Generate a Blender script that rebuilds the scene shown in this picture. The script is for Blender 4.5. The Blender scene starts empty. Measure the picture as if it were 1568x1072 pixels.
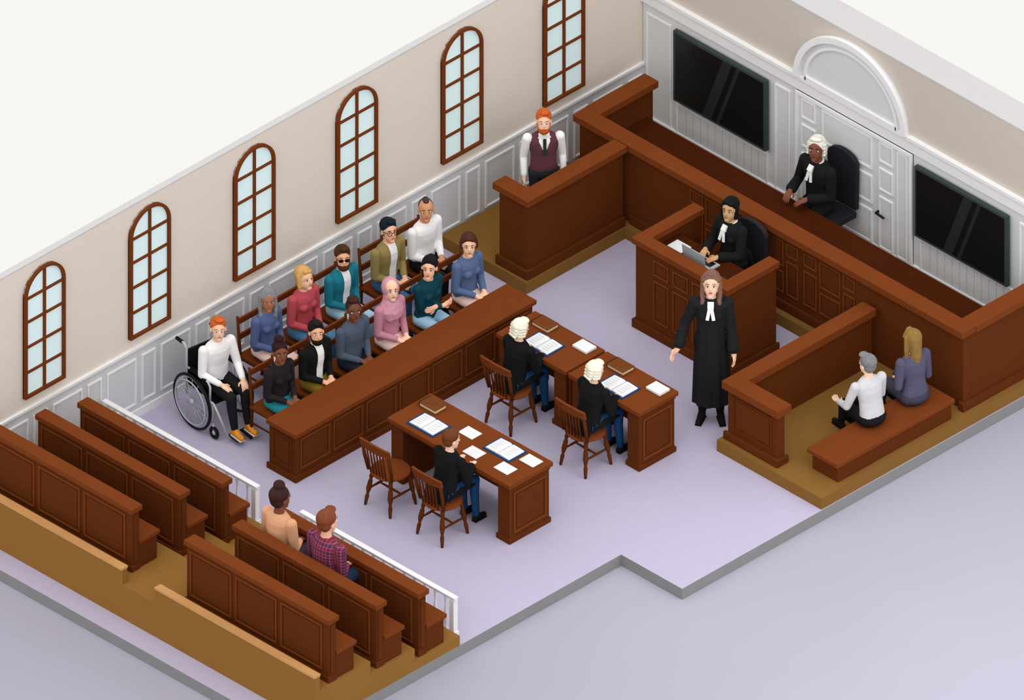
import bpy, bmesh, math, numpy as np
from mathutils import Vector, Matrix

scene = bpy.context.scene
scene.view_settings.view_transform = 'Standard'
scene.view_settings.look = 'None'

# ------------------------------------------------------------------ materials
def lin(hx):
    hx = hx.lstrip('#'); o = []
    for i in (0, 2, 4):
        c = int(hx[i:i+2], 16) / 255
        o.append(c / 12.92 if c <= .04045 else ((c + .055) / 1.055) ** 2.4)
    return o
_m = {}
def mat(name, hx, k=1.0, rough=.75, var=0.05, scale=6.0, metal=0, spec=.12, grain=False, emit=0):
    if name in _m: return _m[name]
    m = bpy.data.materials.new(name); m.use_nodes = True
    nt = m.node_tree; b = nt.nodes['Principled BSDF']
    c = [min(.95, v * k) for v in lin(hx)]
    b.inputs['Roughness'].default_value = rough
    b.inputs['Metallic'].default_value = metal
    b.inputs['Specular IOR Level'].default_value = spec
    if emit:
        b.inputs['Emission Color'].default_value = lin(hx) + [1]; b.inputs['Emission Strength'].default_value = emit
    tc = nt.nodes.new('ShaderNodeTexCoord'); no = nt.nodes.new('ShaderNodeTexNoise')
    mp = nt.nodes.new('ShaderNodeMapping'); no.inputs['Scale'].default_value = scale
    if grain: mp.inputs['Scale'].default_value = (1, 1, 9)
    ra = nt.nodes.new('ShaderNodeValToRGB')
    ra.color_ramp.elements[0].position = .3; ra.color_ramp.elements[1].position = .7
    ra.color_ramp.elements[0].color = [v * (1 - var) for v in c] + [1]
    ra.color_ramp.elements[1].color = [min(.97, v * (1 + var)) for v in c] + [1]
    nt.links.new(tc.outputs['Object'], mp.inputs['Vector']); nt.links.new(mp.outputs[0], no.inputs['Vector'])
    nt.links.new(no.outputs['Fac'], ra.inputs[0]); nt.links.new(ra.outputs[0], b.inputs['Base Color'])
    _m[name] = m; return m

WOOD = mat('wood_polished_brown', '7c3f1c', .90, .85, .04, 3, spec=.04, grain=True)
WOODD = mat('wood_panel_brown', '663315', .88, .85, .04, 3, spec=.04, grain=True)
WOODK = mat('wood_desk_dark', '4a1f08', .9, .8, .05, 3, spec=.04)
WOODL = mat('wood_edge_light', 'd29c62', .92, .6, .05, 3)
GOLD = mat('platform_timber', 'a07339', .82, .85, .03, 2, spec=.05)
GOLDJ = mat('court_platform_timber', '8e6733', .88, .85, .03, 2, spec=.05)
LILAC = mat('carpet_lilac', 'bdb6cf', .97, .9, .012, 8)
SLAB = mat('slab_grey', '858585', 1.1, .9, .02)
GROUND = mat('ground_lilac_grey', 'c6c4d6', .72, .9, .015, .6)
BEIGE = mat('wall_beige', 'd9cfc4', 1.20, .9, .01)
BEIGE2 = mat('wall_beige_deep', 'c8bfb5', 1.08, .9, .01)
GREYW = mat('wall_panel_grey', 'cacbcd', 1.15, .85, .01)
WHITEW = mat('trim_white', 'e9eaec', 1.08, .8, .01)
CAPW = mat('wall_top_pale', 'dbdadb', .85, .8, .01)
BACKG = mat('back_wall_grey', 'd3d4d6', 1.12, .85, .01)
RAILW = mat('balustrade_white', 'e4e5e7', 1.1, .7, .01)
GLASSW = mat('window_pane_pale_blue', 'cde6f5', 1.25, .4, .01, spec=.2, emit=.16)  # faint blue glow added to the panes, standing in for daylight behind them
SCREEN = mat('tv_screen_black', '17191a', .9, .25, .02, spec=.3)
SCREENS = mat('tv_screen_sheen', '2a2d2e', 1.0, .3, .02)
TVF = mat('tv_frame_dark', '3a4546', 1.0, .5, .02)
PAPER = mat('paper_white', 'f6f7f9', .88, .8, .01)
BLUE = mat('binder_blue', '123f73', 1.0, .6, .03)
BOOK = mat('book_brown_leather', '6e3d18', .95, .6, .08)
BOOKP = mat('book_pages_cream', 'e6cfa8', .95, .8, .03)
BLACKM = mat('black_metal', '121212', 1, .4, .02)
STEEL = mat('steel_light', 'b9bcc2', 1.0, .4, .02, spec=.5)
LAPT = mat('laptop_grey', 'a9adb0', 1.0, .5, .02)
DCH = mat('office_chair_black', '26242a', 1.0, .6, .03)

# ------------------------------------------------------------------ mesh builder
def _basis(d):
    d = d.normalized()
    r = Vector((0, 0, 1)) if abs(d.z) < .9 else Vector((1, 0, 0))
    a = d.cross(r).normalized(); return a, d.cross(a).normalized()

class B:
    def __init__(s): s.v = []; s.f = []; s.m = []; s.sm = []; s.mats = []
    def mi(s, m):
        if m not in s.mats: s.mats.append(m)
        return s.mats.index(m)
    def add(s, vs, fs, m, sm=False):
        o = len(s.v); s.v += [tuple(v) for v in vs]; k = s.mi(m)
        for f in fs: s.f.append([i + o for i in f]); s.m.append(k); s.sm.append(sm)
    def box(s, x0, x1, y0, y1, z0, z1, m):
        vs = [(x, y, z) for x in (x0, x1) for y in (y0, y1) for z in (z0, z1)]
        s.add(vs, [(0,1,3,2),(4,6,7,5),(0,4,5,1),(2,3,7,6),(0,2,6,4),(1,5,7,3)], m)
    def slab(s, mp, a0, a1, z0, z1, d0, d1, m):
        vs = [mp(a, z, d) for a in (a0, a1) for d in (d0, d1) for z in (z0, z1)]
        s.add(vs, [(0,1,3,2),(4,6,7,5),(0,4,5,1),(2,3,7,6),(0,2,6,4),(1,5,7,3)], m)
    def obox(s, c, ax, ay, az, m):
        c, ax, ay, az = map(Vector, (c, ax, ay, az))
        vs = [c + ax*i + ay*j + az*k for i in (-1, 1) for j in (-1, 1) for k in (-1, 1)]
        s.add(vs, [(0,1,3,2),(4,6,7,5),(0,4,5,1),(2,3,7,6),(0,2,6,4),(1,5,7,3)], m)
    def strip(s, mp, pts, w, d0, d1, m, closed=True):
        n = len(pts); P = [Vector(p) for p in pts]; inn = []
        for i in range(n):
            if closed: a, b, c = P[i-1], P[i], P[(i+1) % n]
            else: a, b, c = P[max(0, i-1)], P[i], P[min(n-1, i+1)]
            t1 = (b - a); t2 = (c - b)
            if t1.length < 1e-6: t1 = t2
            if t2.length < 1e-6: t2 = t1
            t1.normalize(); t2.normalize()
            n1 = Vector((-t1.y, t1.x)); n2 = Vector((-t2.y, t2.x))
            nn = (n1 + n2); nn.normalize(); q = w / max(.3, nn.dot(n1)); inn.append(b + nn * q)
        vs = []
        for i in range(n):
            for p in (P[i], inn[i]):
                vs.append(mp(p.x, p.y, d0)); vs.append(mp(p.x, p.y, d1))
        fs = []
        for i in range(n if closed else n - 1):
            a = i * 4; b = ((i + 1) % n) * 4
            fs += [(a, b, b+1, a+1), (a+2, a+3, b+3, b+2), (a+1, b+1, b+3, a+3), (a, a+2, b+2, b)]
        if not closed: fs += [(0, 1, 3, 2), (4*n-4, 4*n-2, 4*n-1, 4*n-3)]
        s.add(vs, fs, m)
    def panel(s, mp, a0, a1, z0, z1, m, w=.022, d=.014, inner=True, m2=None):
        s.strip(mp, [(a0, z0), (a1, z0), (a1, z1), (a0, z1)], w, 0, d, m)
        g = w * 2.0
        if inner and a1 - a0 > 2.6*g and z1 - z0 > 2.6*g:
            s.slab(mp, a0 + g, a1 - g, z0 + g, z1 - g, 0, d * .55, m2 or m)
    def poly(s, mp, pts, d0, d1, m):
        n = len(pts)
        vs = [mp(p[0], p[1], d0) for p in pts] + [mp(p[0], p[1], d1) for p in pts]
        s.add(vs, [tuple(range(n))[::-1], tuple(range(n, 2*n))] + [(i, (i+1) % n, n+(i+1) % n, n+i) for i in range(n)], m)
    def tube(s, pts, rad, m, n=8, sm=True):
        P = [Vector(p) for p in pts]; vs = []; fs = []
        if not hasattr(rad, '__len__'): rad = [rad] * len(P)
        pa = None
        for i, p in enumerate(P):
            d = (P[min(i+1, len(P)-1)] - P[max(i-1, 0)])
            if d.length < 1e-7: d = Vector((0, 0, 1))
            d.normalize()
            if pa is None: a, b = _basis(d)
            else:
                a = (pa - d * pa.dot(d)).normalized(); b = d.cross(a)
            pa = a
            for k in range(n):
                t = 2*math.pi*k/n; vs.append(p + (a*math.cos(t) + b*math.sin(t)) * rad[i])
        for i in range(len(P)-1):
            for k in range(n):
                k2 = (k+1) % n; fs.append((i*n+k, i*n+k2, (i+1)*n+k2, (i+1)*n+k))
        fs.append(tuple(range(n))[::-1]); fs.append(tuple(range((len(P)-1)*n, len(P)*n)))
        s.add(vs, fs, m, sm)
    def torus(s, c, axis, R, r, m, n=32, k=6):
        c = Vector(c); a, b = _basis(Vector(axis)); ax = Vector(axis).normalized(); vs = []; fs = []
        for i in range(n):
            t = 2*math.pi*i/n; d = a*math.cos(t) + b*math.sin(t)
            for j in range(k):
                q = 2*math.pi*j/k; vs.append(c + d*(R + r*math.cos(q)) + ax*r*math.sin(q))
        for i in range(n):
            for j in range(k):
                fs.append((i*k+j, ((i+1) % n)*k+j, ((i+1) % n)*k+(j+1) % k, i*k+(j+1) % k))
        s.add(vs, fs, m, True)
    def lathe(s, c, prof, m, n=12):
        vs = []; fs = []
        for r, z in prof:
            for k in range(n):
                t = 2*math.pi*k/n; vs.append((c[0]+r*math.cos(t), c[1]+r*math.sin(t), c[2]+z))
        L = len(prof)
        for i in range(L-1):
            for k in range(n): fs.append((i*n+k, i*n+(k+1) % n, (i+1)*n+(k+1) % n, (i+1)*n+k))
        fs.append(tuple(range(n))[::-1]); fs.append(tuple(range((L-1)*n, L*n)))
        s.add(vs, fs, m, True)
    def ell(s, c, r, m, R=None, n=12, k=8):
        c = Vector(c); vs = []; fs = []
        for i in range(k+1):
            ph = math.pi*i/k
            for j in range(n):
                t = 2*math.pi*j/n
                p = Vector((r[0]*math.sin(ph)*math.cos(t), r[1]*math.sin(ph)*math.sin(t), r[2]*math.cos(ph)))
                if R is not None: p = R @ p
                vs.append(c + p)
        for i in range(k):
            for j in range(n): fs.append((i*n+j, (i+1)*n+j, (i+1)*n+(j+1) % n, i*n+(j+1) % n))
        s.add(vs, fs, m, True)
    def mesh(s, name, merge=True):
        me = bpy.data.meshes.new(name); me.from_pydata(s.v, [], s.f)
        for m in s.mats: me.materials.append(m)
        me.polygons.foreach_set('material_index', s.m); me.polygons.foreach_set('use_smooth', s.sm)
        bm = bmesh.new(); bm.from_mesh(me)
        if merge: bmesh.ops.remove_doubles(bm, verts=bm.verts, dist=1e-6)
        bmesh.ops.recalc_face_normals(bm, faces=bm.faces)
        bm.to_mesh(me); bm.free(); me.update(); return me
    def obj(s, name, loc=(0,0,0), yaw=0, bevel=0, merge=False):
        return place(name, s.mesh(name, merge), loc, yaw, bevel)

def place(name, me, loc=(0,0,0), yaw=0, bevel=0):
    o = bpy.data.objects.new(name, me); scene.collection.objects.link(o)
    o.location = loc; o.rotation_euler = (0, 0, math.radians(yaw))
    if bevel:
        md = o.modifiers.new('bevel', 'BEVEL'); md.width = bevel; md.segments = 2
        md.limit_method = 'ANGLE'; md.angle_limit = math.radians(50)
    return o

# ------------------------------------------------------------------ room shell
b = B()
out = [(0, 0), (0, -10.28), (5.28, -10.28), (5.28, -5.6), (6.16, -5.6), (6.16, 0)]
n = len(out)
b.add([(x, y, 0) for x, y in out], [tuple(range(n))], LILAC)
b.add([(x, y, 0) for x, y in out] + [(x, y, -.13) for x, y in out],
      [(i, (i+1) % n, n+(i+1) % n, n+i) for i in range(n)] + [tuple(range(n, 2*n))], SLAB)
b.obj('floor', merge=True)
b = B(); b.box(-.08, 34, -34, .36, -.17, -.135, GROUND); b.obj('ground')

WH = 2.62
ML = lambda a, z, d: (d, a, z)          # left wall (face X=0)
MB = lambda a, z, d: (a, -d, z)         # back wall (face Y=0)
b = B()
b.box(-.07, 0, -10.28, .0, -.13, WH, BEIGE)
b.box(-.075, .004, -10.28, .0, WH, WH+.012, CAPW)
b.obj('wall_left')
b = B()
b.slab(ML, -10.28, 0, 0, .83, .001, .012, GREYW)
y = -10.1
while y < -.6:
    b.panel(ML, y, y+.42, .16, .73, WHITEW, .02, .026, m2=GREYW)
    b.panel(ML, y+.5, y+.7, .16, .73, WHITEW, .02, .026, m2=GREYW)
    y += .78
b.obj('wainscot_left')
b = B(); b.slab(ML, -10.28, 0, 0, .09, .012, .03, WHITEW); b.obj('baseboard_left')
b = B(); b.slab(ML, -10.28, 0, .83, .86, 0, .03, WHITEW); b.obj('trim_1')

b = B()
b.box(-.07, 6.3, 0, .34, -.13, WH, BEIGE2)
b.box(-.07, 6.3, -.004, .345, WH, WH+.02, CAPW)
b.obj('wall_back')
b = B()
b.slab(MB, 0.012, 6.3, 0, 1.62, .001, .012, BACKG)
def bead(x0, x1, z0, z1):
    b.panel(MB, x0, x1, z0, z1, WHITEW, .022, .03, inner=False)
    k = int((x1-x0-.08)/.1); w = (x1-x0-.06)/k
    for i in range(k): b.slab(MB, x0+.03+i*w+.006, x0+.03+(i+1)*w-.006, z0+.03, z1-.03, .012, .022, BACKG)
bead(.5, 1.82, .12, .6); bead(4.02, 5.36, .12, .62)
b.panel(MB, 1.92, 2.14, .2, 1.52, WHITEW, .02, .026, m2=BACKG)
b.panel(MB, .06, .42, .2, 1.5, WHITEW, .02, .022, m2=BACKG)
b.panel(MB, 5.45, 5.85, .2, 1.5, WHITEW, .02, .026, m2=BACKG)
b.obj('wainscot_back')
b = B()
b.slab(MB, 0, 6.3, 1.62, 1.8, 0, .035, WHITEW); b.slab(MB, 0, 6.3, 1.76, 1.8, .035, .055, WHITEW)
b.obj('trim_2')
b = B(); b.slab(MB, 0, 6.3, .14, .24, .012, .035, WHITEW); b.obj('baseboard_back')

# fanlight arch over door
b = B(); cx, R = 3.04, .81
def arc(r, n=28, z0=1.8, cx=cx): return [(cx + r*math.cos(math.pi*i/n), z0 + r*.93*math.sin(math.pi*i/n)) for i in range(n+1)]
b.poly(MB, arc(R-.01), 0, .03, BACKG)
b.strip(MB, arc(R), .07, .03, .075, WHITEW, closed=False)
b.strip(MB, arc(R-.13), .035, .03, .055, WHITEW, closed=False)
b.slab(MB, cx-.66, cx+.66, 1.8, 1.84, .03, .055, WHITEW)
b.obj('trim_3')
# door
b = B()
b.slab(MB, 2.24, 3.92, .14, 1.6, .012, .03, BACKG)
MD = lambda a, z, d: (a, -.03-d, z)
b.strip(MD, [(2.24, .14), (3.92, .14), (3.92, 1.6), (2.24, 1.6)], .035, -.01, .02, WHITEW)
for x0, x1 in ((2.32, 2.52), (3.44, 3.64)):
    for z0, z1 in ((1.3, 1.54), (.95, 1.22), (.24, .87)): b.panel(MD, x0, x1, z0, z1, WHITEW, .018, .014, m2=BACKG)
for z0, z1 in ((1.14, 1.54), (.72, 1.06), (.24, .64)): b.panel(MD, 2.62, 3.34, z0, z1, WHITEW, .02, .014, m2=BACKG)
b.panel(MD, 3.7, 3.84, .24, 1.54, WHITEW, .016, .012, m2=BACKG)
b.tube([(3.44, -.03, .68), (3.44, -.085, .68), (3.56, -.09, .67)], [.016, .014, .012], BLACKM)
b.obj('door_1')

# arched windows on the left wall
for i, yc in enumerate((-8.67, -7.15, -5.64, -4.16, -2.64, -1.17)):
    b = B(); w = .29; zb, zs = 1.0, 2.24
    out = [(yc-w, zb), (yc+w, zb)] + [(yc + w*math.cos(math.pi*k/18), zs + w*math.sin(math.pi*k/18)) for k in range(19)]
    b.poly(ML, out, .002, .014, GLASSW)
    b.strip(ML, out, .032, 0, .045, WOOD)
    b.slab(ML, yc-.014, yc+.014, zb, zs+w-.01, .012, .036, WOOD)
    for z in (1.31, 1.62, 1.93, 2.22): b.slab(ML, yc-w+.01, yc+w-.01, z-.012, z+.012, .012, .034, WOOD)
    b.obj('window_%d' % (i+1))

# televisions
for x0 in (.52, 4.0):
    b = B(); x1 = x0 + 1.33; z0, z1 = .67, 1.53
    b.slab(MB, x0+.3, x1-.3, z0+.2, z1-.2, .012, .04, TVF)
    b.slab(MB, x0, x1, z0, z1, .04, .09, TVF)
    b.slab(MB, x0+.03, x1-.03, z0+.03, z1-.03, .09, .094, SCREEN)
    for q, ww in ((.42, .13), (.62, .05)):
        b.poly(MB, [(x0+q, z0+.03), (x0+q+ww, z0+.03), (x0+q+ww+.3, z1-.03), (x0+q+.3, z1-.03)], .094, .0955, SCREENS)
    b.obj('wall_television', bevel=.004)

# ------------------------------------------------------------------ platforms
b = B()
out = [(0.03, -.04), (0.03, -2.95), (1.26, -2.95), (1.26, -1.52), (4.64, -1.52), (4.64, -3.58), (6.15, -3.58), (6.15, -.04)]
b.poly(lambda a, z, d: (a, z, d), out, 0.001, .14, GOLDJ)
b.obj('court_platform')
b = B()
prof = [(-7.93, 0.001), (-7.93, .12), (-8.58, .12), (-8.58, .27), (-9.22, .27), (-9.22, .42), (-9.95, .42), (-9.95, 0.001)]
b.poly(lambda a, z, d: (d, a, z), prof, .03, 5.28, GOLD)
for x0, x1 in ((.03, 2.5), (2.97, 5.28)):
    b.box(x0, x1, -10.02, -9.95, 0.001, .59, GOLD); b.box(x0, x1, -10.03, -9.94, .59, .615, WOODL)
b.box(2.5, 2.97, -10.02, -9.95, 0.001, .42, GOLD)
b.obj('gallery_platform')

# ------------------------------------------------------------------ gallery benches (pews)
def pew():
    b = B(); L = 2.05
    b.box(0, L, 0, .1, 0, .72, WOODD)
    b.box(-.02, L+.02, -.025, .13, .72, .78, WOOD)
    b.box(-.015, L+.015, -.018, .1, 0, .07, WOODD)
    b.box(0, L, .1, .36, 0, .3, WOODD)
    b.box(-.015, L+.015, .1, .39, .3, .345, WOOD)
    MP = lambda a, z, d: (a, -d, z)
    for i in range(3):
        a0 = .05 + i*.655; b.panel(MP, a0, a0+.64-.04, .12, .67, WOOD, .022, .014, m2=WOODD)
    for x0 in (-.012, L-.012):
        b.box(x0, x0+.024, .02, .08, .09, .68, WOODD)
    return b.mesh('pew', False)
pm = pew()
for x0 in (.36, 3.2):
    for yb, zb in ((-8.49, .121), (-9.10, .271), (-9.79, .421)):
        place('gallery_pew', pm, (x0, yb, zb), 0, .008)

# ------------------------------------------------------------------ balustrade
for x0, x1 in ((.05, 2.28), (2.9, 5.14)):
    b = B(); y = -7.84
    b.box(x0, x1, y-.03, y+.03, .455, .475, RAILW)
    b.box(x0, x1, y-.02, y+.02, .44, .455, RAILW)
    for xp in (x0+.04, x1-.04): b.box(xp-.03, xp+.03, y-.03, y+.03, .001, .44, RAILW); b.box(xp-.04, xp+.04, y-.04, y+.04, .001, .05, RAILW)
    k = int((x1-x0-.16)/.14); st = (x1-x0-.16)/k
    for i in range(k):
        xx = x0+.08+(i+.5)*st
        b.box(xx-.022, xx+.022, y-.022, y+.022, .001, .035, RAILW)
        b.lathe((xx, y, 0), [(r*.72, z) for r, z in [(.018,.035),(.02,.06),(.013,.075),(.017,.1),(.03,.15),(.031,.19),(.022,.25),(.014,.31),(.012,.35),(.02,.365),(.014,.38),(.024,.4),(.024,.44)]], RAILW, 10)
    b.obj('balustrade')

# ------------------------------------------------------------------ jury desk barrier
b = B(); y0, y1 = -7.02, -3.6
b.box(1.93, 2.0, y0, y1, .001, .55, WOODD); b.box(1.62, 1.93, y0, y0+.06, .001, .55, WOODD); b.box(1.62, 1.93, y1-.06, y1, .001, .55, WOODD)
b.box(1.60, 2.03, y0-.03, y1+.03, .55, .60, WOOD)
b.box(1.6, 2.025, y0-.022, y0-.001, .001, .07, WOODD); b.box(2.001, 2.025, y0, y1, .001, .07, WOODD)
MX = lambda a, z, d: (2.0+d, a, z)
k = 7; st = (y1-y0-.08)/k
for i in range(k): b.panel(MX, y0+.06+i*st, y0+.06+(i+1)*st-.05, .13, .5, WOOD, .02, .014, m2=WOODD)
b.panel(lambda a, z, d: (a, y0-d, z), 1.67, 1.95, .13, .5, WOODD, .02, .012)
b.obj('jury_barrier_desk', bevel=.006)

# ------------------------------------------------------------------ judge's bench
b = B()
PZ = .141
b.box(.5, 6.04, -1.42, -1.32, PZ, 1.05, WOODD)
b.box(.46, 6.08, -1.48, -1.28, 1.05, 1.13, WOOD)
b.box(1.24, 4.7, -1.45, -1.42, PZ, .25, WOODD)
b.box(.5, .6, -1.32, -.46, PZ, 1.05, WOODD); b.box(.45, .65, -1.28, -.43, 1.05, 1.13, WOOD)
b.box(5.94, 6.04, -1.32, -.05, PZ, 1.05, WOODD); b.box(5.88, 6.09, -1.28, -.05, 1.05, 1.13, WOOD)
b.box(6.041, 6.08, -1.42, -.05, PZ, .24, WOODD); b.box(6.0, 6.08, -1.46, -1.421, PZ, .24, WOODD)
b.box(.6, 5.94, -1.32, -.55, .68, .72, WOODK)
b.box(.62, 5.92, -.80, -.76, PZ, .68, WOODK)
MJ = lambda a, z, d: (a, -1.42-d, z)
x = 2.1
for j in range(3):
    for z0, z1 in ((.82, .98), (.34, .76)): b.panel(MJ, x, x+.19, z0, z1, WOOD, .018, .014, m2=WOODD)
    for z0, z1 in ((.66, .98), (.34, .6)): b.panel(MJ, x+.23, x+.53, z0, z1, WOOD, .018, .014, m2=WOODD)
    for z0, z1 in ((.82, .98), (.34, .76)): b.panel(MJ, x+.57, x+.74, z0, z1, WOOD, .018, .014, m2=WOODD)
    x += .82
b.obj('judges_bench', bevel=.006)

# witness box (left)
b = B()
b.box(1.12, 1.21, -2.88, -1.5, PZ, 1.05, WOODD); b.box(.8, 1.12, -2.88, -2.79, PZ, 1.05, WOODD)
b.box(1.07, 1.26, -2.93, -1.49, 1.05, 1.13, WOOD); b.box(.75, 1.07, -2.93, -2.74, 1.05, 1.13, WOOD)
b.box(1.21, 1.245, -2.88, -1.5, PZ, .25, WOODD); b.box(.78, 1.245, -2.92, -2.881, PZ, .25, WOODD)
b.box(1.0, 1.12, -2.79, -1.5, .92, .95, WOODK)
b.obj('witness_box', bevel=.006)

# clerk's box
b = B()
b.box(2.46, 2.54, -2.57, -1.72, .001, 1.03, WOODD); b.box(2.54, 3.78, -2.57, -2.49, .001, 1.03, WOODD); b.box(3.70, 3.78, -2.49, -1.86, .001, 1.03, WOODD)
b.box(2.43, 2.58, -2.60, -1.70, 1.03, 1.1, WOOD); b.box(2.58, 3.81, -2.60, -2.45, 1.03, 1.1, WOOD); b.box(3.66, 3.81, -2.45, -1.84, 1.03, 1.1, WOOD)
b.box(2.43, 3.81, -2.60, -2.571, .001, .1, WOODD); b.box(3.781, 3.81, -2.57, -1.84, .001, .1, WOODD); b.box(2.43, 2.459, -2.57, -1.72, .001, .1, WOODD)
b.box(2.54, 3.70, -2.49, -2.02, .90, .93, WOODK)
MC = lambda a, z, d: (a, -2.57-d, z)
x = 2.72
for z0, z1 in ((.76, .95), (.2, .7)): b.panel(MC, x, x+.22, z0, z1, WOOD, .018, .014, m2=WOODD)
for z0, z1 in ((.76, .95), (.2, .7)): b.panel(MC, x+.28, x+.5, z0, z1, WOOD, .018, .014, m2=WOODD)
b.panel(MC, x+.56, x+.92, .2, .95, WOOD, .018, .014, m2=WOODD)
b.obj('clerks_box', bevel=.006)

# right witness / dock enclosure
b = B()
b.box(4.7, 4.8, -3.48, -1.5, PZ, .76, WOODD); b.box(4.8, 5.42, -3.48, -3.38, PZ, .76, WOODD)
b.box(4.66, 4.85, -3.53, -1.49, .76, .85, WOOD); b.box(4.85, 5.47, -3.53, -3.33, .76, .85, WOOD)
b.box(4.67, 5.45, -3.52, -3.481, PZ, .23, WOODD); b.box(5.421, 5.45, -3.48, -3.35, PZ, .23, WOODD)
b.panel(lambda a, z, d: (a, -3.48-d, z), 4.78, 5.34, .29, .7, WOODD, .02, .012)
b.obj('dock_enclosure', bevel=.006)
# bench in the dock
b = B()
b.box(5.66, 6.1, -3.3, -1.6, .34, .39, WOOD); b.box(6.02, 6.07, -3.26, -1.62, PZ, .34, WOODD)
b.box(5.7, 6.02, -3.26, -3.2, PZ, .34, WOODD); b.box(5.7, 6.02, -1.68, -1.62, PZ, .34, WOODD)
b.obj('dock_bench', bevel=.006)

# ------------------------------------------------------------------ tables
def table(x0, x1, y0, y1):
    b = B(); b.box(x0, x1, y0, y1, .69, .74, WOOD); b.box(x0+.02, x1-.02, y0+.02, y1-.02, .655, .69, WOODD)
    for a in (x0+.03, x1-.2):
        b.box(a, a+.17, y0+.03, y1-.03, .001, .655, WOODD)
        b.box(a-.015, a+.185, y0+.015, y1-.015, .001, .06, WOODD)
    b.box(x0+.2, x1-.2, y1-.08, y1-.05, .12, .655, WOODD)
    b.panel(lambda a, z, d: (x1-.03+d, a, z), y0+.08, y1-.08, .11, .61, WOOD, .022, .016, m2=WOODD)
    b.panel(lambda a, z, d: (x0+.03-d, a, z), y0+.08, y1-.08, .11, .61, WOOD, .022, .016, m2=WOODD)
    return b.obj('counsel_table', bevel=.005)
table(2.6, 4.37, -6.3, -5.67); table(2.3, 3.31, -4.43, -3.86); table(3.34, 4.37, -4.43, -3.86)

def book(x, y, z=.741):
    b = B(); w, h = .12, .085
    b.box(-w, w, -h, h, 0, .008, BOOK); b.box(-w, w, -h, h, .042, .05, BOOK); b.box(-w, -w+.01, -h, h, 0, .05, BOOK)
    b.box(-w+.01, w-.008, -h+.008, h-.008, .008, .042, BOOKP)
    b.box(-.05, .05, -.035, .035, .05, .052, WOOD); b.obj('law_book', (x, y, z), 0, .002)
def binder(x, y, z=.741):
    b = B(); b.box(-.19, .19, -.135, .135, 0, .008, BLUE)
    for s in (-1, 1):
        b.poly(lambda a, zz, d: (a, d, zz), [(s*.004, .008), (s*.004, .016), (s*.03, .024), (s*.165, .016), (s*.17, .008)], -.112, .112, PAPER)
        for k in range(5):
            b.box(min(s*.05, s*.14), max(s*.05, s*.14), .07-k*.035, .073-k*.035, .0235, .0243, STEEL)
    b.obj('open_folder', (x, y, z), 0)
def papers(x, y, k=1, z=.741, yaw=0):
    b = B()
    for i in range(k):
        o = .006*math.sin(i*2.3); b.box(-.1+o, .1+o, -.075-o, .075-o, i*.007, i*.007+.005 if k > 1 else .004, PAPER)
    b.box(-.06, .07, .02, .025, k*.007-.002, k*.007-.001, PAPER)
    b.obj('paper_stack' if k > 1 else 'paper_sheet', (x, y, z), yaw)
book(2.8, -5.84); binder(3.0, -6.1); papers(3.4, -5.9); papers(3.68, -6.12); binder(3.87, -5.87); papers(4.11, -6.1); papers(4.2, -5.82, 2)
book(2.57, -3.99); binder(2.79, -4.24); papers(3.13, -3.98, 4)
book(3.66, -3.99); binder(3.88, -4.24); papers(4.2, -3.99, 4)
papers(2.72, -2.2, 2, .931, 0)
# laptop
b = B(); b.box(-.16, .16, -.1, .1, 0, .014, LAPT); b.box(-.12, .12, -.01, .08, .014, .016, BLACKM)
b.obox((0, -.118, .118), (.16, 0, 0), (0, -.014, .114), (0, .004, .0015), LAPT)
b.obox((0, -.112, .12), (.148, 0, 0), (0, -.012, .102), (0, .001, .0004), SCREEN)
b.obj('laptop', (3.10, -2.25, .931), 0)

# ------------------------------------------------------------------ chairs
def jury_chair():
    b = B(); s = .185
    b.box(-.2, .2, -s, s, .385, .415, WOOD)
    b.box(-.18, .18, -s+.02, s-.02, .35, .385, WOODD)
    for y in (-s+.02, s-.02):
        b.tube([(-.2, y, 0), (-.185, y, .4), (-.225, y, .86)], [.016, .02, .015], WOODD, 6)
        b.tube([(.18, y, 0), (.175, y, .39)], [.016, .02], WOODD, 6)
        b.tube([(-.19, y, .2), (.175, y, .2)], .011, WOODD, 6)
    for z, x in ((.8, -.22), (.62, -.205)): b.box(x-.012, x+.012, -s+.03, s-.03, z-.032, z+.032, WOOD)
    return b.mesh('jury_chair')
JC = jury_chair()
rowf = [-6.62, -6.10, -5.56, -5.02, -4.47, -3.9]; rowb = [-6.05, -5.52, -4.97, -4.30, -3.77]
for y in rowf: place('jury_chair', JC, (1.32, y, .001), 0)
for y in rowb: place('jury_chair', JC, (.58, y, .001), 0)

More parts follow.
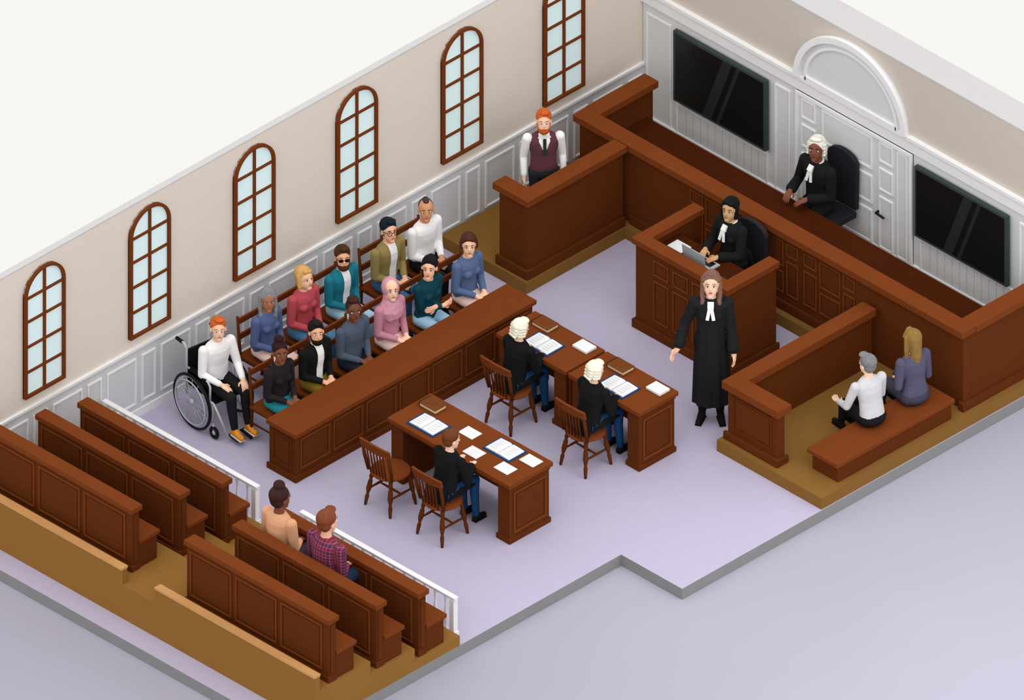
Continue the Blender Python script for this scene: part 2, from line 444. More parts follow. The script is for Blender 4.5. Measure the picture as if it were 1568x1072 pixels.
def windsor():
    b = B()
    b.lathe((0, 0, .4), [(.14, 0), (.2, .008), (.212, .022), (.2, .036), (.05, .03)], WOOD, 20)
    for sx, sy in ((1,1),(1,-1),(-1,1),(-1,-1)):
        p0 = Vector((sx*.13, sy*.13, .41)); p1 = Vector((sx*.185, sy*.18, 0))
        ts = [0, .15, .22, .3, .5, .6, .66, .74, .9, 1]; rs = [.016, .024, .015, .024, .028, .02, .014, .022, .017, .013]
        b.tube([p0.lerp(p1, t) for t in ts], rs, WOODD, 8)
    for sy in (1, -1): b.tube([(.155, sy*.155, .2), (0, sy*.155, .2), (-.155, sy*.155, .2)], [.009, .015, .009], WOODD, 6)
    b.tube([(0, .155, .2), (0, 0, .2), (0, -.155, .2)], [.009, .015, .009], WOODD, 6)
    for y in (-.17, .17): b.tube([(-.15, y, .43), (-.19, y*1.08, .62), (-.23, y*1.08, .84)], [.016, .02, .014], WOODD, 8)
    for y in (-.11, -.066, -.022, .022, .066, .11): b.tube([(-.175, y, .43), (-.205, y, .6), (-.235, y*1.05, .8)], [.008, .011, .007], WOODD, 6)
    n = 12; P = [(y/ n*.42-.21) for y in range(n+1)]
    for a, c in zip(P[:-1], P[1:]):
        q = lambda y: -.21 - .035*(1-(y/.21)**2)
        vs = []
        for y in (a, c):
            h = .025*(1-(y/.21)**2)
            for dx in (-.013, .013):
                vs += [(q(y)+dx, y, .76-.005), (q(y)+dx-.02, y, .84+h)]
        b.add(vs, [(0,1,3,2),(4,6,7,5),(0,4,5,1),(2,3,7,6),(0,2,6,4),(1,5,7,3)], WOOD)
    return b.mesh('windsor_chair')
WC = windsor()
for x, y in ((2.97, -6.62), (3.72, -6.62), (2.79, -4.70), (3.87, -4.70)): place('windsor_chair', WC, (x, y, .001), 90)

# judge's and clerk's swivel chairs
def office(seat, top, w):
    b = B()
    b.box(-.17, .17, -w, w, seat-.07, seat, DCH)
    b.lathe((0, 0, 0), [(.03, .06), (.03, seat-.07)], BLACKM, 10)
    for k in range(5):
        t = k*2*math.pi/5+.3; b.tube([(0, 0, .07), (.17*math.cos(t), .17*math.sin(t), .03)], [.022, .015], BLACKM, 6)
        b.ell((.17*math.cos(t), .17*math.sin(t), .022), (.022, .022, .022), BLACKM)
    MP = lambda a, z, d: (-.15-d, a, z)
    pts = [(-w, seat+.02), (w, seat+.02), (w*1.05, top-.12)] + [(w*1.05*math.cos(t), top-.12+.12*math.sin(t)) for t in (0.4, .8, 1.2, 1.57, 1.95, 2.35, 2.75)] + [(-w*1.05, top-.12)]
    b.poly(MP, pts, 0, .055, DCH)
    return b
office(.57-.141, 1.26-.141, .2).obj('judges_chair', (2.98, -.27, .142), -90, .02)
office(.68, 1.18, .2).obj('clerks_chair', (3.16, -1.76, .001), -90, .02)

# wheelchair
b = B()
for y in (-.27, .27):
    b.torus((-.03, y, .32), (0, 1, 0), .30, .018, BLACKM, 40)
    b.torus((-.03, y, .32), (0, 1, 0), .28, .01, STEEL, 40)
    b.torus((-.03, y+(.03 if y > 0 else -.03), .32), (0, 1, 0), .25, .008, STEEL, 36)
    for k in range(16):
        t = k*math.pi/8; b.tube([(-.03, y, .32), (-.03+.28*math.cos(t), y, .32+.28*math.sin(t))], .0035, STEEL, 5)
    b.ell((-.03, y, .32), (.035, .03, .035), STEEL)
    q = y*.8
    b.tube([(-.2, q, .30), (-.2, q, .86), (-.235, q, .9), (-.34, q, .9)], .013, STEEL, 8)
    b.tube([(-.27, q, .9), (-.37, q, .9)], .02, BLACKM, 8)
    b.tube([(-.2, q, .42), (.26, q, .42), (.32, q, .36), (.42, q*.7, .08)], .013, STEEL, 8)
    b.tube([(-.2, q, .64), (.16, q, .64), (.2, q, .6), (.2, q, .42)], .012, STEEL, 8)
    b.box(-.12, .14, q-.025, q+.025, .64, .665, BLACKM)
    b.tube([(-.2, q, .22), (.25, q, .18), (.25, q, .42)], .011, STEEL, 8)
    b.torus((.27, q, .075), (0, 1, 0), .055, .018, BLACKM, 20); b.ell((.27, q, .075), (.03, .02, .03), STEEL)
    b.tube([(.25, q, .18), (.265, q, .075)], .012, STEEL, 6)
    b.box(.38, .54, q*.35-.05, q*.35+.05, .06, .075, BLACKM)
b.box(-.19, .25, -.2, .2, .40, .43, BLACKM); b.box(-.215, -.19, -.2, .2, .43, .84, BLACKM)
b.obj('wheelchair', (.62, -6.80, .001), -8)

# ------------------------------------------------------------------ people
_sv = []; _sf = []
_N, _K = 16, 10
for i in range(_K+1):
    for j in range(_N):
        ph = math.pi*i/_K; t = 2*math.pi*j/_N
        _sv.append((math.sin(ph)*math.cos(t), math.sin(ph)*math.sin(t), math.cos(ph)))
for i in range(_K):
    for j in range(_N): _sf.append((i*_N+j, (i+1)*_N+j, (i+1)*_N+(j+1) % _N, i*_N+(j+1) % _N))
SV = np.array(_sv)

class Fig:
    def __init__(s): s.v = []; s.f = []; s.pr = []; s.no = 0
    def _add(s, vs, fs):
        s.v.append(np.asarray(vs, float)); s.f += [[i + s.no for i in f] for f in fs]; s.no += len(vs)
    def ell(s, c, r, m, R=None, bias=0):
        R = np.eye(3) if R is None else np.array(R); c = np.array(c, float); r = np.array(r, float)
        s._add((SV * r) @ R.T + c, _sf)
        s.pr.append(('e', c, r, R, m, bias))
    def limb(s, p0, r0, p1, r1, m, bias=0):
        p0 = np.array(p0, float); p1 = np.array(p1, float)
        s._add(SV*r0 + p0, _sf); s._add(SV*r1 + p1, _sf)
        d = Vector(p1 - p0); a, bb = _basis(d); a = np.array(a); bb = np.array(bb); n = 16
        vs = [p + (a*math.cos(2*math.pi*k/n) + bb*math.sin(2*math.pi*k/n))*r for p, r in ((p0, r0), (p1, r1)) for k in range(n)]
        s._add(vs, [(k, (k+1) % n, n+(k+1) % n, n+k) for k in range(n)] + [tuple(range(n))[::-1], tuple(range(n, 2*n))])
        s.pr.append(('l', p0, p1, r0, r1, m, bias))
    def loft(s, rings, W, D, m, folds=0, amp=0, bias=0):
        W = np.array(W, float); D = np.array(D, float); n = 40; vs = []
        R = [(np.array(c, float), rw, rd) for c, rw, rd in rings]
        for i, (c, rw, rd) in enumerate(R):
            am = amp * i / (len(R)-1)
            for k in range(n):
                t = 2*math.pi*k/n; q = 1 + am*math.cos(folds*t)
                vs.append(c + W*rw*q*math.cos(t) + D*rd*q*math.sin(t))
        fs = [(i*n+k, i*n+(k+1) % n, (i+1)*n+(k+1) % n, (i+1)*n+k) for i in range(len(R)-1) for k in range(n)]
        fs += [tuple(range(n))[::-1], tuple(range((len(R)-1)*n, len(R)*n))]
        s._add(vs, fs); s.pr.append(('f', R, W, D, m, bias))
    def dist(s, P):
        best = np.full(len(P), 1e9); lab = np.zeros(len(P), int); keys = []
        for pr in s.pr:
            if pr[0] == 'e':
                _, c, r, R, m, bias = pr
                q = (P - c) @ R; k0 = np.linalg.norm(q/r, axis=1); k1 = np.linalg.norm(q/(r*r), axis=1) + 1e-9
                d = k0*(k0-1)/k1
            elif pr[0] == 'l':
                _, p0, p1, r0, r1, m, bias = pr
                dd = p1-p0; L2 = dd@dd + 1e-12; t = np.clip(((P-p0)@dd)/L2, 0, 1)
                d = np.linalg.norm(P - p0 - t[:, None]*dd, axis=1) - (r0 + (r1-r0)*t)
            else:
                _, R, W, D, m, bias = pr; d = np.full(len(P), 1e9)
                for (c0, w0, d0), (c1, w1, d1) in zip(R[:-1], R[1:]):
                    dd = c1-c0; L2 = dd@dd + 1e-12; tu = ((P-c0)@dd)/L2; t = np.clip(tu, 0, 1); ov = np.abs(tu-t)*math.sqrt(L2)
                    q = P - c0 - t[:, None]*dd; rw = w0+(w1-w0)*t; rd = d0+(d1-d0)*t
                    k = np.sqrt((q@W/rw)**2 + (q@D/rd)**2)
                    di = (k-1)*np.minimum(rw, rd); di = np.where(ov > 1e-6, np.sqrt(np.maximum(di, 0)**2 + ov**2), di)
                    d = np.minimum(d, di)
            d = d - bias
            if m not in keys: keys.append(m)
            w = d < best; best[w] = d[w]; lab[w] = keys.index(m)
        return keys, lab

def ik(S, W, a, b, hint):
    S, W, hint = Vector(S), Vector(W), Vector(hint)
    d = W - S; L = min(d.length, a+b-.002); dn = d.normalized(); W = S + dn*L
    x = (a*a-b*b+L*L)/(2*L); h = math.sqrt(max(0, a*a-x*x)); n = (hint - dn*hint.dot(dn)).normalized()
    return S + dn*x + n*h, W

EYEW = mat('eye_white', 'f2f2f0', 1, .4, 0); EYED = mat('eye_dark', '1c120c', 1, .3, 0)
BANDS = mat('collar_bands_white', 'f4f4f2', 1.0, .7, .01)
BLACKG = mat('black_frames', '0c0c0c', 1, .3, 0)
def C(hx, k=1.12): return mat('cloth_'+hx, hx, k, .85, .05, 9)
def SK(hx): return mat('skin_'+hx, hx, 1.15, .7, .02, 9)
def HR(hx): return mat('hair_'+hx, hx, 1.05, .7, .12, 25)

def person(name, x, y, yaw, base=0, sit=True, seat=.42, fem=False, S=.96, skin='e8b694', top='ffffff', bot='222222', shoe='151515',
           hair='3a2012', style='short', lean=4, hyaw=0, hpitch=-12, hands=None, hdir=None, hnorm=None, beard=None, legs='trousers',
           robe=False, lap=True, shirt=None, jabot=False, glasses=None, tie=None, sleeve=None, lip='a8564a', topmat=None, vneck=None, hints=None,
           feet=None, knees=None, kdrop=0):
    F = Fig(); E = B()
    M = {'skin': SK(skin), 'top': topmat or C(top), 'bot': C(bot), 'shoe': C(shoe), 'hair': HR(hair)}
    M['sleeve'] = C(sleeve) if sleeve else M['top']
    if shirt: M['shirt'] = C(shirt)
    if beard: M['beard'] = HR(beard)
    M['sole'] = C('e8e4de')
    H = (seat + .088)/S if sit else .90
    th = math.radians(lean); ct, st = math.cos(th), math.sin(th)
    def T(px, py, pz): return Vector((px*ct + pz*st, py, H - px*st + pz*ct))
    Wd = (0, 1, 0); Dd = (ct, 0, -st)
    sw = .155 if fem else .178
    wa = .118 if fem else .14
    g = .012 if robe else 0
    rg = [(-.02, .155, .112), (.06, .15, .108), (.16, wa+.006, .1), (.23, wa+.004, .098), (.33, sw-.018, .11 if not fem else .112), (.41, sw-.008, .104), (.455, sw-.03, .088), (.485, sw*.6, .07), (.505, .066, .06)]
    F.loft([(T(0, 0, z), w+g, d+g) for z, w, d in rg], Wd, Dd, 'top')
    if fem:
        for s in (1, -1): F.ell(T(.075, s*.062, .335), (.05, .055, .052), 'top')
    F.ell((-.005, 0, H), (.125, .162, .092 if sit else .12), 'bot' if not robe else 'top')
    hipw, knw = .088, .095
    for s in (1, -1):
        hip = Vector((0, s*hipw, H))
        if sit:
            kn = Vector((.41, s*knw, H - kdrop)); an = Vector((.43, s*knw, .085/S))
            if knees: kn = Vector(knees[0 if s > 0 else 1])
            if feet: an = Vector(feet[0 if s > 0 else 1])
        else:
            kn = Vector((.02, s*.085, .48)); an = Vector((0, s*.085, .085))
            if feet: an = Vector(feet[0 if s > 0 else 1])
        if legs == 'trousers' or not sit:
            F.limb(hip, .084, kn, .06, 'bot'); mid = kn.lerp(an, .35) + Vector((-.012, 0, 0))
            F.limb(kn, .058, mid, .054, 'bot'); F.limb(mid, .054, an + Vector((0, 0, .015)), .04, 'bot')
        else:
            mid = kn.lerp(an, .35) + Vector((-.012, 0, 0))
            F.limb(kn, .045, mid, .045, 'skin'); F.limb(mid, .045, an, .03, 'skin')
        fd = Vector((1, 0, 0)) if sit else Vector((1, s*.25, 0)).normalized()
        F.limb(an + Vector((-.02, 0, -.045)), .034, an + fd*.13 + Vector((0, 0, -.052)), .03, 'shoe'); F.limb(an + Vector((0, 0, 0)), .036, an + fd*.06 + Vector((0, 0, -.04)), .036, 'shoe')
        E.obox(an + fd*.055 + Vector((0, 0, -.08)), fd*.09, Vector((-fd.y, fd.x, 0))*.032, (0, 0, .006), M['sole'] if shoe == 'd98a2b' else M['shoe'])
    if legs == 'skirt' and sit:
        F.loft([((-.03, 0, H), .16, .085), ((.1, 0, H), .17, .088), ((.3, 0, H+.0), .165, .075), ((.42, 0, H-.01), .155, .06), ((.455, 0, H-.05), .15, .04)], (0, 1, 0), (0, 0, 1), 'bot')
        F.loft([((.41, 0, H+.01), .155, .062), ((.43, 0, H-.12), .16, .07), ((.44, 0, H-.27), .17, .085)], (0, 1, 0), (1, 0, 0), 'bot', 9, .05)
    if robe and sit and lap:
        F.loft([((-.05, 0, H), .175, .09), ((.12, 0, H), .18, .09), ((.3, 0, H), .17, .078), ((.41, 0, H-.01), .15, .055)], (0, 1, 0), (0, 0, 1), 'top')
        F.loft([((-.11, 0, H+.1), .15, .04), ((-.12, 0, H), .17, .045), ((-.13, 0, H-.07), .17, .04)], (0, 1, 0), (1, 0, 0), 'top')
    if robe and not sit:
        F.loft([((0, 0, H+.36), .155, .118), ((0, 0, H+.2), .14, .12), ((0, 0, H), .16, .13), ((0, 0, H-.3), .172, .145), ((.0, 0, .21), .182, .155)], (0, 1, 0), (1, 0, 0), 'top', 11, .07)
        for s in (1, -1): F.ell(T(0, s*.12, .43), (.085, .075, .05), 'top')
    # head
    hc = T(.0, 0, .50) + Vector((.018, 0, .152))
    Rm = Matrix.Rotation(math.radians(hyaw), 3, 'Z') @ Matrix.Rotation(math.radians(hpitch), 3, 'Y')
    def h(f, l, u): return hc + Rm @ Vector((f, l, u))
    F.limb(T(-.005, 0, .45), .054, h(-.02, 0, -.06), .045, 'skin' if style != 'hijab' else 'hair')
    F.ell(h(-.01, 0, .03), (.098, .078, .092), 'skin', Rm); F.ell(h(.015, 0, -.035), (.072, .061, .088), 'skin', Rm)
    F.ell(h(.052, 0, -.1), (.028, .03, .024), 'skin', Rm)
    F.limb(h(.083, 0, .008), .008, h(.098, 0, -.026), .0115, 'skin')
    if style not in ('hijab',):
        for s in (1, -1): F.ell(h(-.008, s*.079, -.005), (.018, .012, .03), 'skin', Rm)
    if style in ('short', 'quiff', 'mohawk', 'hightop', 'long', 'bob', 'bun', 'updo', 'pixie'):
        if style == 'mohawk':
            F.ell(h(-.032, 0, .036), (.09, .081, .088), 'hair', Rm); F.ell(h(-.01, 0, .108), (.08, .036, .03), 'hair', Rm)
        elif style == 'hightop':
            F.ell(h(-.024, 0, .048), (.096, .085, .088), 'hair', Rm); F.ell(h(-.008, 0, .125), (.082, .068, .042), 'hair', Rm)
        else:
            F.ell(h(-.026, 0, .054), (.103, .089, .09), 'hair', Rm); F.ell(h(-.05, 0, .0), (.065, .08, .082), 'hair', Rm)
        if style in ('quiff', 'short'): F.ell(h(.04, .012, .118), (.052, .056, .028), 'hair', Rm)
        if style == 'long':
            for s in (1, -1):
                F.limb(h(-.01, s*.078, .06), .024, h(-.02, s*.083, -.09), .026, 'hair'); F.limb(h(-.02, s*.083, -.09), .026, h(-.01, s*.08, -.19), .018, 'hair')
            F.limb(h(-.06, 0, .02), .07, h(-.075, 0, -.15), .06, 'hair'); F.limb(h(-.075, 0, -.15), .058, h(-.09, 0, -.24), .03, 'hair')
            for s in (1, -1): F.limb(h(.05, s*.012, .118), .018, h(.035, s*.068, .05), .02, 'hair')
        if style in ('bob', 'pixie'):
            lo = -.075 if style == 'bob' else -.015
            for s in (1, -1): F.limb(h(.0, s*.074, .05), .026, h(-.005, s*.076, lo), .026, 'hair')
            F.limb(h(-.055, 0, .02), .074, h(-.06, 0, lo), .064, 'hair')
            F.limb(h(.06, -.03, .095), .022, h(.062, .035, .085), .022, 'hair')
        if style == 'bun': F.ell(h(-.02, 0, .155), (.058, .058, .048), 'hair', Rm); F.ell(h(-.07, 0, .02), (.05, .07, .06), 'hair', Rm)
        if style == 'updo':
            F.ell(h(-.1, 0, .08), (.048, .05, .048), 'hair', Rm)
            for s in (1, -1): F.limb(h(.055, s*.01, .112), .018, h(.03, s*.07, .045), .018, 'hair')
    if style == 'wig':
        F.ell(h(-.026, 0, .048), (.104, .092, .094), 'hair', Rm); F.ell(h(-.05, 0, -.005), (.072, .086, .088), 'hair', Rm)
        F.ell(h(.035, 0, .112), (.045, .066, .026), 'hair', Rm)
        for s in (1, -1):
            for u in (-.055, -.02, .015, .05): F.limb(h(-.07, s*.082, u), .018, h(.0, s*.086, u), .016, 'hair')
        for u in (-.07, -.03, .01, .05): F.limb(h(-.105, -.05, u), .018, h(-.105, .05, u), .018, 'hair')
    if style == 'hijab':
        F.ell(h(-.036, 0, .014), (.108, .1, .122), 'hair', Rm); F.ell(h(-.03, 0, -.08), (.09, .085, .075), 'hair', Rm)
        F.loft([(T(.0, 0, .56), .075, .078), (T(.015, 0, .5), .1, .095), (T(.02, 0, .42), .15, .122), (T(.02, 0, .34), .13, .13)], Wd, Dd, 'hair', 7, .04)
    if beard:
        F.ell(h(.028, 0, -.092), (.066, .064, .052), 'beard', Rm)
        for s in (1, -1): F.limb(h(.0, s*.066, -.02), .012, h(.025, s*.054, -.08), .018, 'beard')
    HM = M['hair'] if style not in ('wig', 'hijab') else EYED
    for s in (1, -1):
        E.ell(h(.069, s*.031, .0), (.012, .0165, .0085), EYEW, Rm, 10, 6); E.ell(h(.0765, s*.0305, .0), (.0065, .0075, .0078), EYED, Rm, 8, 6)
        E.tube([h(.083, s*.014, .025), h(.083, s*.031, .031), h(.07, s*.05, .025)], [.003, .004, .002], HM, 5)
        if fem: E.tube([h(.083, s*.018, .008), h(.0805, s*.032, .0105), h(.068, s*.05, .005)], [.0015, .0024, .002], EYED, 4)
        if glasses:
            if glasses == 'sun': E.ell(h(.088, s*.033, -.002), (.006, .027, .019), BLACKG, Rm)
            else: E.torus(h(.09, s*.033, -.002), Rm @ Vector((1, 0, 0)), .024, .003, BLACKG, 20, 5)
            E.tube([h(.086, s*.056, .004), h(.0, s*.085, .01)], .003, BLACKG, 5)
    if glasses: E.tube([h(.092, -.012, .002), h(.095, 0, .004), h(.092, .012, .002)], .003, BLACKG, 5)
    LM = mat('lip_'+lip, lip, 1.1, .5, .02)
    E.ell(h(.086 if not beard else .09, 0, -.06), (.005, .019, .0045 if not fem else .007), LM, Rm, 10, 6)
    # arms
    defh = ((.22, .06, .11), (.23, -.06, .11)) if sit else ((.04, .22, -.05), (.04, -.22, -.05))
    if not hands: hands = defh
    for s, tg in zip((1, -1), hands):
        Sh = T(0, s*sw, .435)
        tgt = Vector((tg[0], tg[1], H + tg[2]))
        hint = ((-.5, s*.45, -.7) if sit else (-1, s*.15, 0)) if not hints else hints[0 if s > 0 else 1]
        El, Wr = ik(Sh, tgt, .275, .24, hint)
        fdir = (Wr-El).normalized()
        hd = Vector(hdir[0 if s > 0 else 1]).normalized() if hdir else (fdir*.6 + (Vector((.6, -s*.25, -.25)) if sit else Vector((.1, 0, -.8)))).normalized()
        nm = Vector(hnorm[0 if s > 0 else 1]) if hnorm else (Vector((0, 0, -1)) if sit else Vector((0, -s, 0)))
        nm = (nm - hd*nm.dot(hd)).normalized()
        lat = nm.cross(hd); lat.normalize()
        want = Vector((0, -s, 0)) if sit else Vector((1, 0, 0))
        if lat.dot(want) < 0: lat = -lat
        F.limb(Sh, .058+g*.3, El, .046+g*.5, 'sleeve')
        if robe:
            F.limb(El, .05, El.lerp(Wr, .8), .058, 'top'); F.limb(El.lerp(Wr, .8), .03, Wr, .027, 'skin')
        else:
            F.limb(El, .045, El.lerp(Wr, .86), .035, 'sleeve'); F.limb(El.lerp(Wr, .8), .028, Wr, .026, 'skin')
        Rh = Matrix((hd, lat, nm)).transposed()
        F.ell(Wr + hd*.045, (.052, .038, .018), 'skin', Rh); F.limb(Wr, .026, Wr+hd*.03, .026, 'skin')
        for k, (o, L) in enumerate(((.028, .068), (.0095, .076), (-.0095, .072), (-.028, .056))):
            p = Wr + hd*.078 + lat*o; pts = [Wr + hd*.05 + lat*o*.9, p]; an = .25
            for q in (.45, .32, .25):
                dv = hd*math.cos(an) + nm*math.sin(an); p = p + dv*L*q; pts.append(p.copy()); an += .38
            E.tube(pts, [.009, .0095, .0088, .008, .0062], M['skin'], 6)
        p = Wr + hd*.02 + lat*.024; p2 = p + (hd*.6+lat*.75).normalized()*.038; p3 = p2 + (hd*.9+lat*.25+nm*.2).normalized()*.032
        E.tube([p, p2, p3], [.012, .0105, .008], M['skin'], 6)
    if jabot:
        gx = .128 if sit else .126
        for s in (1, -1):
            c = T(gx+(.012 if fem else 0), s*.02, .39)
            E.obox(c, (.005, 0, 0), (0, .016, s*.003), (-.012, -s*.011, .062), BANDS)
        E.obox(T(.098, 0, .463), (.012, 0, .012), (0, .03, 0), (-.02, 0, .026), BANDS)
        E.torus(T(0, 0, .5), (st+.2, 0, ct), .058, .013, BANDS, 24, 6)
    if tie:
        TM = C(tie)
        E.obox(T(.113, 0, .36), (.006, 0, 0), (0, .018, 0), Vector((-.010, 0, .085)), TM); E.obox(T(.1, 0, .452), (.01, 0, 0), (0, .017, 0), (0, 0, .016), TM)
        for s in (1, -1): E.obox(T(.075, s*.035, .485), (.012, s*.01, .004), (-.01*s, .026, -.01*s), (0, 0, .012), C('f4f4f4'))
    # ---- union to one continuous skin
    tm = bpy.data.meshes.new('tmp'); tm.from_pydata(np.concatenate(F.v).tolist(), [], F.f)
    to = bpy.data.objects.new('tmp', tm); scene.collection.objects.link(to)
    r = to.modifiers.new('r', 'REMESH'); r.mode = 'VOXEL'; r.voxel_size = .0065; r.use_smooth_shade = True
    sm = to.modifiers.new('s', 'SMOOTH'); sm.factor = .5; sm.iterations = 4
    dg = bpy.context.evaluated_depsgraph_get(); ev = to.evaluated_get(dg)
    me = bpy.data.meshes.new_from_object(ev)
    bpy.data.objects.remove(to); bpy.data.meshes.remove(tm)
    npoly = len(me.polygons)
    cen = np.empty(npoly*3); me.polygons.foreach_get('center', cen); cen = cen.reshape(-1, 3)
    keys, lab = F.dist(cen)
    tx = cen[:, 0]*ct - (cen[:, 2]-H)*st; tz = cen[:, 0]*st + (cen[:, 2]-H)*ct; ty = cen[:, 1]
    if shirt:
        keys.append('shirt'); k = len(keys)-1; it = keys.index('top')
        w = {'open': .05 + .0*tz, 'v': np.clip((tz-.28)*.4, 0, .06)}[vneck or 'open']
        lab[(lab == it) & (tx > .02) & (np.abs(ty) < w)] = k
    me.materials.clear()
    for k in keys: me.materials.append(M[k])
    me.polygons.foreach_set('material_index', lab.astype(np.int32).tolist())
    me.polygons.foreach_set('use_smooth', [True]*npoly)
    em = E.mesh('e', False); base_n = len(keys)
    idx = np.empty(len(em.polygons), np.int32); em.polygons.foreach_get('material_index', idx)
    em.polygons.foreach_set('material_index', (idx + base_n).tolist())
    for m in E.mats: me.materials.append(m)
    bm = bmesh.new(); bm.from_mesh(me); bm.from_mesh(em); bm.to_mesh(me); bm.free(); me.update()
    bpy.data.meshes.remove(em); me.name = name
    o = place(name, me, (x, y, base + .001), yaw); o.scale = (S, S, S)
    return o

# plaid shirt
pm_ = bpy.data.materials.new('plaid_red'); pm_.use_nodes = True; nt = pm_.node_tree; bs = nt.nodes['Principled BSDF']; bs.inputs['Roughness'].default_value = .85
tc = nt.nodes.new('ShaderNodeTexCoord')
bse = nt.nodes.new('ShaderNodeRGB'); bse.outputs[0].default_value = lin('84112f') + [1]; cur = bse.outputs[0]
for ax, sc, col, thr in (('Y', 1, '23214f', .45), ('Z', 1, '23214f', .45), ('Y', 2.0, 'c06a80', .93), ('Z', 2.0, 'c06a80', .93)):
    w = nt.nodes.new('ShaderNodeTexWave'); w.wave_type = 'BANDS'; w.bands_direction = ax; w.inputs['Scale'].default_value = 4.6*sc
    gt = nt.nodes.new('ShaderNodeMath'); gt.operation = 'GREATER_THAN'; gt.inputs[1].default_value = thr
    mu = nt.nodes.new('ShaderNodeMath'); mu.operation = 'MULTIPLY'; mu.inputs[1].default_value = .5
    mx = nt.nodes.new('ShaderNodeMixRGB'); mx.inputs[2].default_value = lin(col) + [1]
    nt.links.new(tc.outputs['Object'], w.inputs['Vector']); nt.links.new(w.outputs['Fac'], gt.inputs[0]); nt.links.new(gt.outputs[0], mu.inputs[0])
    nt.links.new(mu.outputs[0], mx.inputs[0]); nt.links.new(cur, mx.inputs[1]); cur = mx.outputs[0]
nt.links.new(cur, bs.inputs['Base Color'])

# front row
f = rowf; fx = 1.33; JS = .41
person('juror_woman_teal_skirt', fx, f[0], 0, seat=JS, fem=True, S=.93, skin='7a4a36', top='241d22', bot='1f7f88', hair='2c1a18', style='bun', hyaw=-30, legs='skirt', lip='7a3030')
person('juror_man_black_cardigan', fx, f[1], 0, seat=JS, S=.93, skin='e0a988', top='151515', shirt='f3f3f3', bot='7d6520', hair='1d1512', style='quiff', beard='1d1512', hyaw=-30)
person('juror_man_slate_sweater', fx, f[2], 0, seat=JS, S=.95, skin='6f4433', top='4b5566', bot='1f2430', hair='3a2420', style='hightop', hyaw=-30, lip='5a2c26')
person('juror_woman_pink_hijab', fx, f[3], 0, seat=JS, fem=True, S=.95, skin='ecbfa2', top='b97f92', bot='e3c3ba', hair='cc92a4', style='hijab', hyaw=-30, legs='skirt')
person('juror_woman_arms_crossed', fx, f[4], 0, seat=JS, fem=True, S=.95, skin='e9b596', top='0f3b49', bot='9cc3dc', hair='16161c', style='updo', hyaw=-55, hands=((.2, -.05, .24), (.22, .05, .22)), hdir=((.1, -1, .1), (.1, 1, .1)), hnorm=((-1, 0, 0), (-1, 0, 0)))
person('juror_woman_blue_sweater', fx, f[5], 0, seat=JS, fem=True, S=.96, skin='ecbb9c', top='55678c', bot='e6c5bb', hair='4a2a20', style='pixie', hyaw=-40, legs='skirt')
# back row
g = rowb; gx = .58
person('juror_woman_grey_hair', gx, g[0], 0, seat=JS, fem=True, S=.95, skin='a06a4c', top='50608a', bot='e6c5bb', hair='85868a', style='long', hyaw=-35, legs='skirt')
person('juror_woman_red_top', gx, g[1], 0, seat=JS, fem=True, S=.98, skin='ecbb9c', top='b34b54', bot='4a7ba6', hair='cf9f5f', style='bob', hyaw=-5, legs='trousers')
person('juror_man_sunglasses', gx, g[2], 0, seat=JS, S=.96, skin='e0a988', top='1d7385', shirt='f1f3f4', bot='a9cde0', hair='4a2c1c', style='quiff', beard='4a2c1c', glasses='sun', hyaw=-35)
person('juror_man_khaki_jacket', gx, g[3], 0, seat=JS, S=.98, skin='e6b08f', top='8b7c4b', shirt='f6f6f6', bot='3c5f86', hair='14202a', style='quiff', beard=None, glasses='clear', hyaw=-20)
person('juror_man_white_sweater', gx, g[4], 0, seat=JS, S=.98, skin='c98f6c', top='f4f2f0', bot='1c1c20', hair='4a3838', style='mohawk', hyaw=-40)
person('wheelchair_user_man', .62, -6.80, -8, seat=.43, S=.96, skin='efc0a4', top='f6f3f1', bot='1a1a1c', shoe='d98a2b', hair='c8622a', style='quiff', hyaw=-30,
       hands=((.33, .12, .1), (.27, -.12, .1)), feet=((.46, .09, .165), (.46, -.09, .165)))
# witness
person('witness_man', .80, -2.24, -38, base=.142, sit=False, S=.93, skin='efbfa3', top='5c3640', sleeve='f4f0ec', bot='2a2a30', hair='c8602a', style='quiff', beard='b85520', shirt='f6f6f6', vneck='v', tie='26302c', hyaw=-5, lean=0)
# judge / clerk
person('judge', 2.87, -.31, -90, base=.142, seat=.575-.141, S=1.03, skin='7a4c3a', top='17191a', bot='17191a', hair='ece9dc', style='wig', robe=True, lap=False, kdrop=.1, jabot=True, hyaw=28, hpitch=-14,
       hands=((.26, .07, .17), (.27, -.16, .17)), lean=5, lip='5a2c26')
person('court_clerk', 3.10, -1.80, -90, seat=.68, fem=True, S=.98, skin='c2996f', top='17191a', bot='17191a', hair='121212', style='bob', robe=True, jabot=True, hyaw=20,
       hands=((.31, .08, .21), (.29, -.12, .21)), lean=4)
# standing barrister
person('barrister_standing', 4.18, -3.20, -48, sit=False, fem=True, S=1.07, skin='f0c0a4', top='1d1d1e', bot='141414', hair='7d5a4e', style='long', robe=True, jabot=True, hyaw=0, lean=0, hpitch=-16,
       hands=((.12, .22, -.06), (.12, -.31, -.02)), hdir=((.1, .15, -1), (.4, -.6, -.75)), hnorm=((0, -1, 0), (.6, .5, -.3)), lip='a8403a')
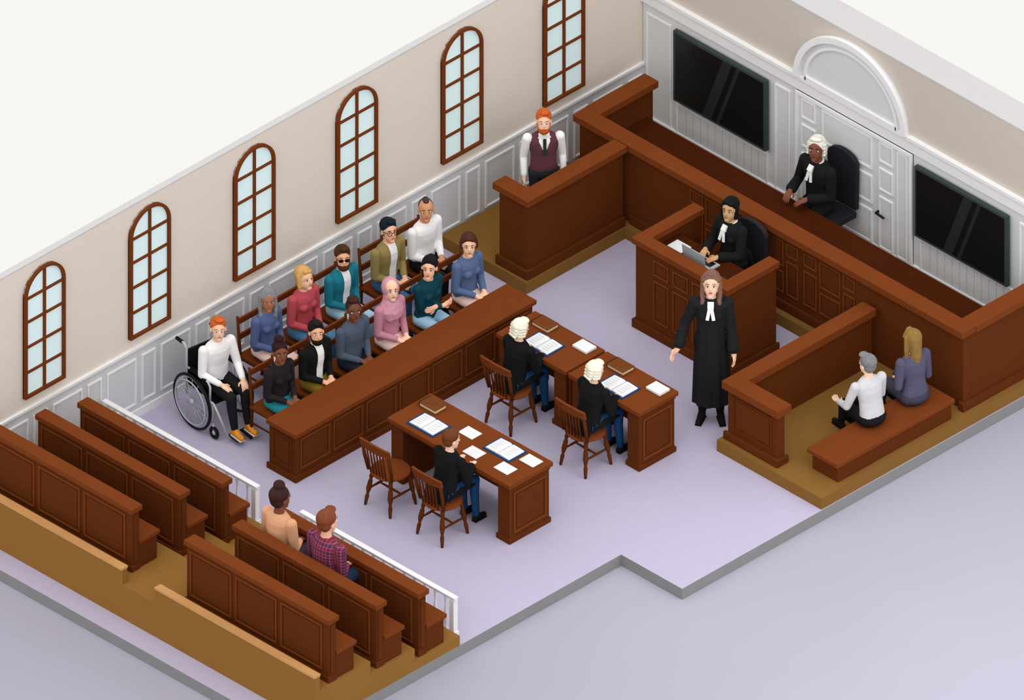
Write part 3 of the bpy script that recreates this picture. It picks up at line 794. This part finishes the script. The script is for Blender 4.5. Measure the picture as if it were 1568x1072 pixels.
# seated counsel
hk = dict(hands=((.36, .1, .235), (.36, -.1, .235)), hdir=((1, -.2, -.1), (1, .2, -.1)), robe=True, lean=14)
person('barrister_seated', 2.80, -4.69, 90, seat=.435, S=.9, skin='efc2a6', top='131314', bot='17406a', hair='efe9d4', style='wig', hyaw=-12, hpitch=10, **hk)
person('barrister_seated', 3.88, -4.69, 90, seat=.435, S=.9, skin='efc2a6', top='131314', bot='17406a', hair='efe9d4', style='wig', hyaw=-12, hpitch=10, **hk)
person('solicitor_seated', 3.72, -6.61, 90, seat=.435, S=.9, skin='efc2a6', top='131314', bot='17406a', hair='6a3a1c', style='short', hyaw=-20, hpitch=6, **hk)
# dock
person('defendant_man', 5.83, -2.52, 172, base=.142, seat=.39-.141, S=.93, skin='efc2a6', top='c2c2c4', bot='151518', hair='77797c', style='short', lean=10, hyaw=10, hpitch=0,
       hands=((.36, .2, .1), (.34, -.12, .1)), feet=((.46, .08, .09), (.46, -.08, .09)), hnorm=((0, 0, 1), (0, 0, -1)))
person('defendant_woman', 5.85, -1.93, 172, base=.142, seat=.39-.141, fem=True, S=1.0, skin='efc2a6', top='524f66', bot='3c3a48', hair='8a6a38', style='long', lean=4, hyaw=0, hpitch=0)
# gallery
person('spectator_woman', 3.57, -8.84, 90, base=.272, seat=.345, fem=True, S=1.09, skin='7a4a36', top='d6a07c', bot='4a3a4a', hair='3a2220', style='bun', hyaw=-10, hpitch=0, lean=2)
person('spectator_man', 4.22, -8.82, 90, base=.272, seat=.345, S=1.10, skin='e6b294', topmat=pm_, top='7d1230', bot='2a3a55', hair='7d432a', style='short', hyaw=-5, hpitch=0, lean=3)

# ------------------------------------------------------------------ camera & light
e = math.asin(.5625)
cam = bpy.data.cameras.new('camera'); co = bpy.data.objects.new('camera', cam); scene.collection.objects.link(co)
cam.type = 'ORTHO'; cam.ortho_scale = 10.453; cam.clip_end = 200
d = Vector((-math.cos(e)/math.sqrt(2), math.cos(e)/math.sqrt(2), -math.sin(e)))
co.location = Vector((1.868, -3.764, 0)) - d*30; co.rotation_euler = (math.pi/2 - e, 0, math.pi/4)
scene.camera = co

w = bpy.data.worlds.new('world'); scene.world = w; w.use_nodes = True
bg = w.node_tree.nodes['Background']; bg.inputs[0].default_value = (.94, .925, .905, 1); bg.inputs[1].default_value = 1.0
sl = bpy.data.lights.new('sun', 'SUN'); sl.energy = 1.0; sl.angle = math.radians(70); sl.color = (1, .985, .965)
so = bpy.data.objects.new('sun', sl); scene.collection.objects.link(so)
so.rotation_euler = Vector((.35, -.5, 1)).to_track_quat('Z', 'Y').to_euler()
al = bpy.data.lights.new('ground_fill_light', 'AREA'); al.energy = 260; al.size = 5; al.color = (.95, .95, 1)  # added fill, no real fixture: brightens the ground towards the right
ao = bpy.data.objects.new('ground_fill_light', al); scene.collection.objects.link(ao); ao.location = (12, -4.5, 6)
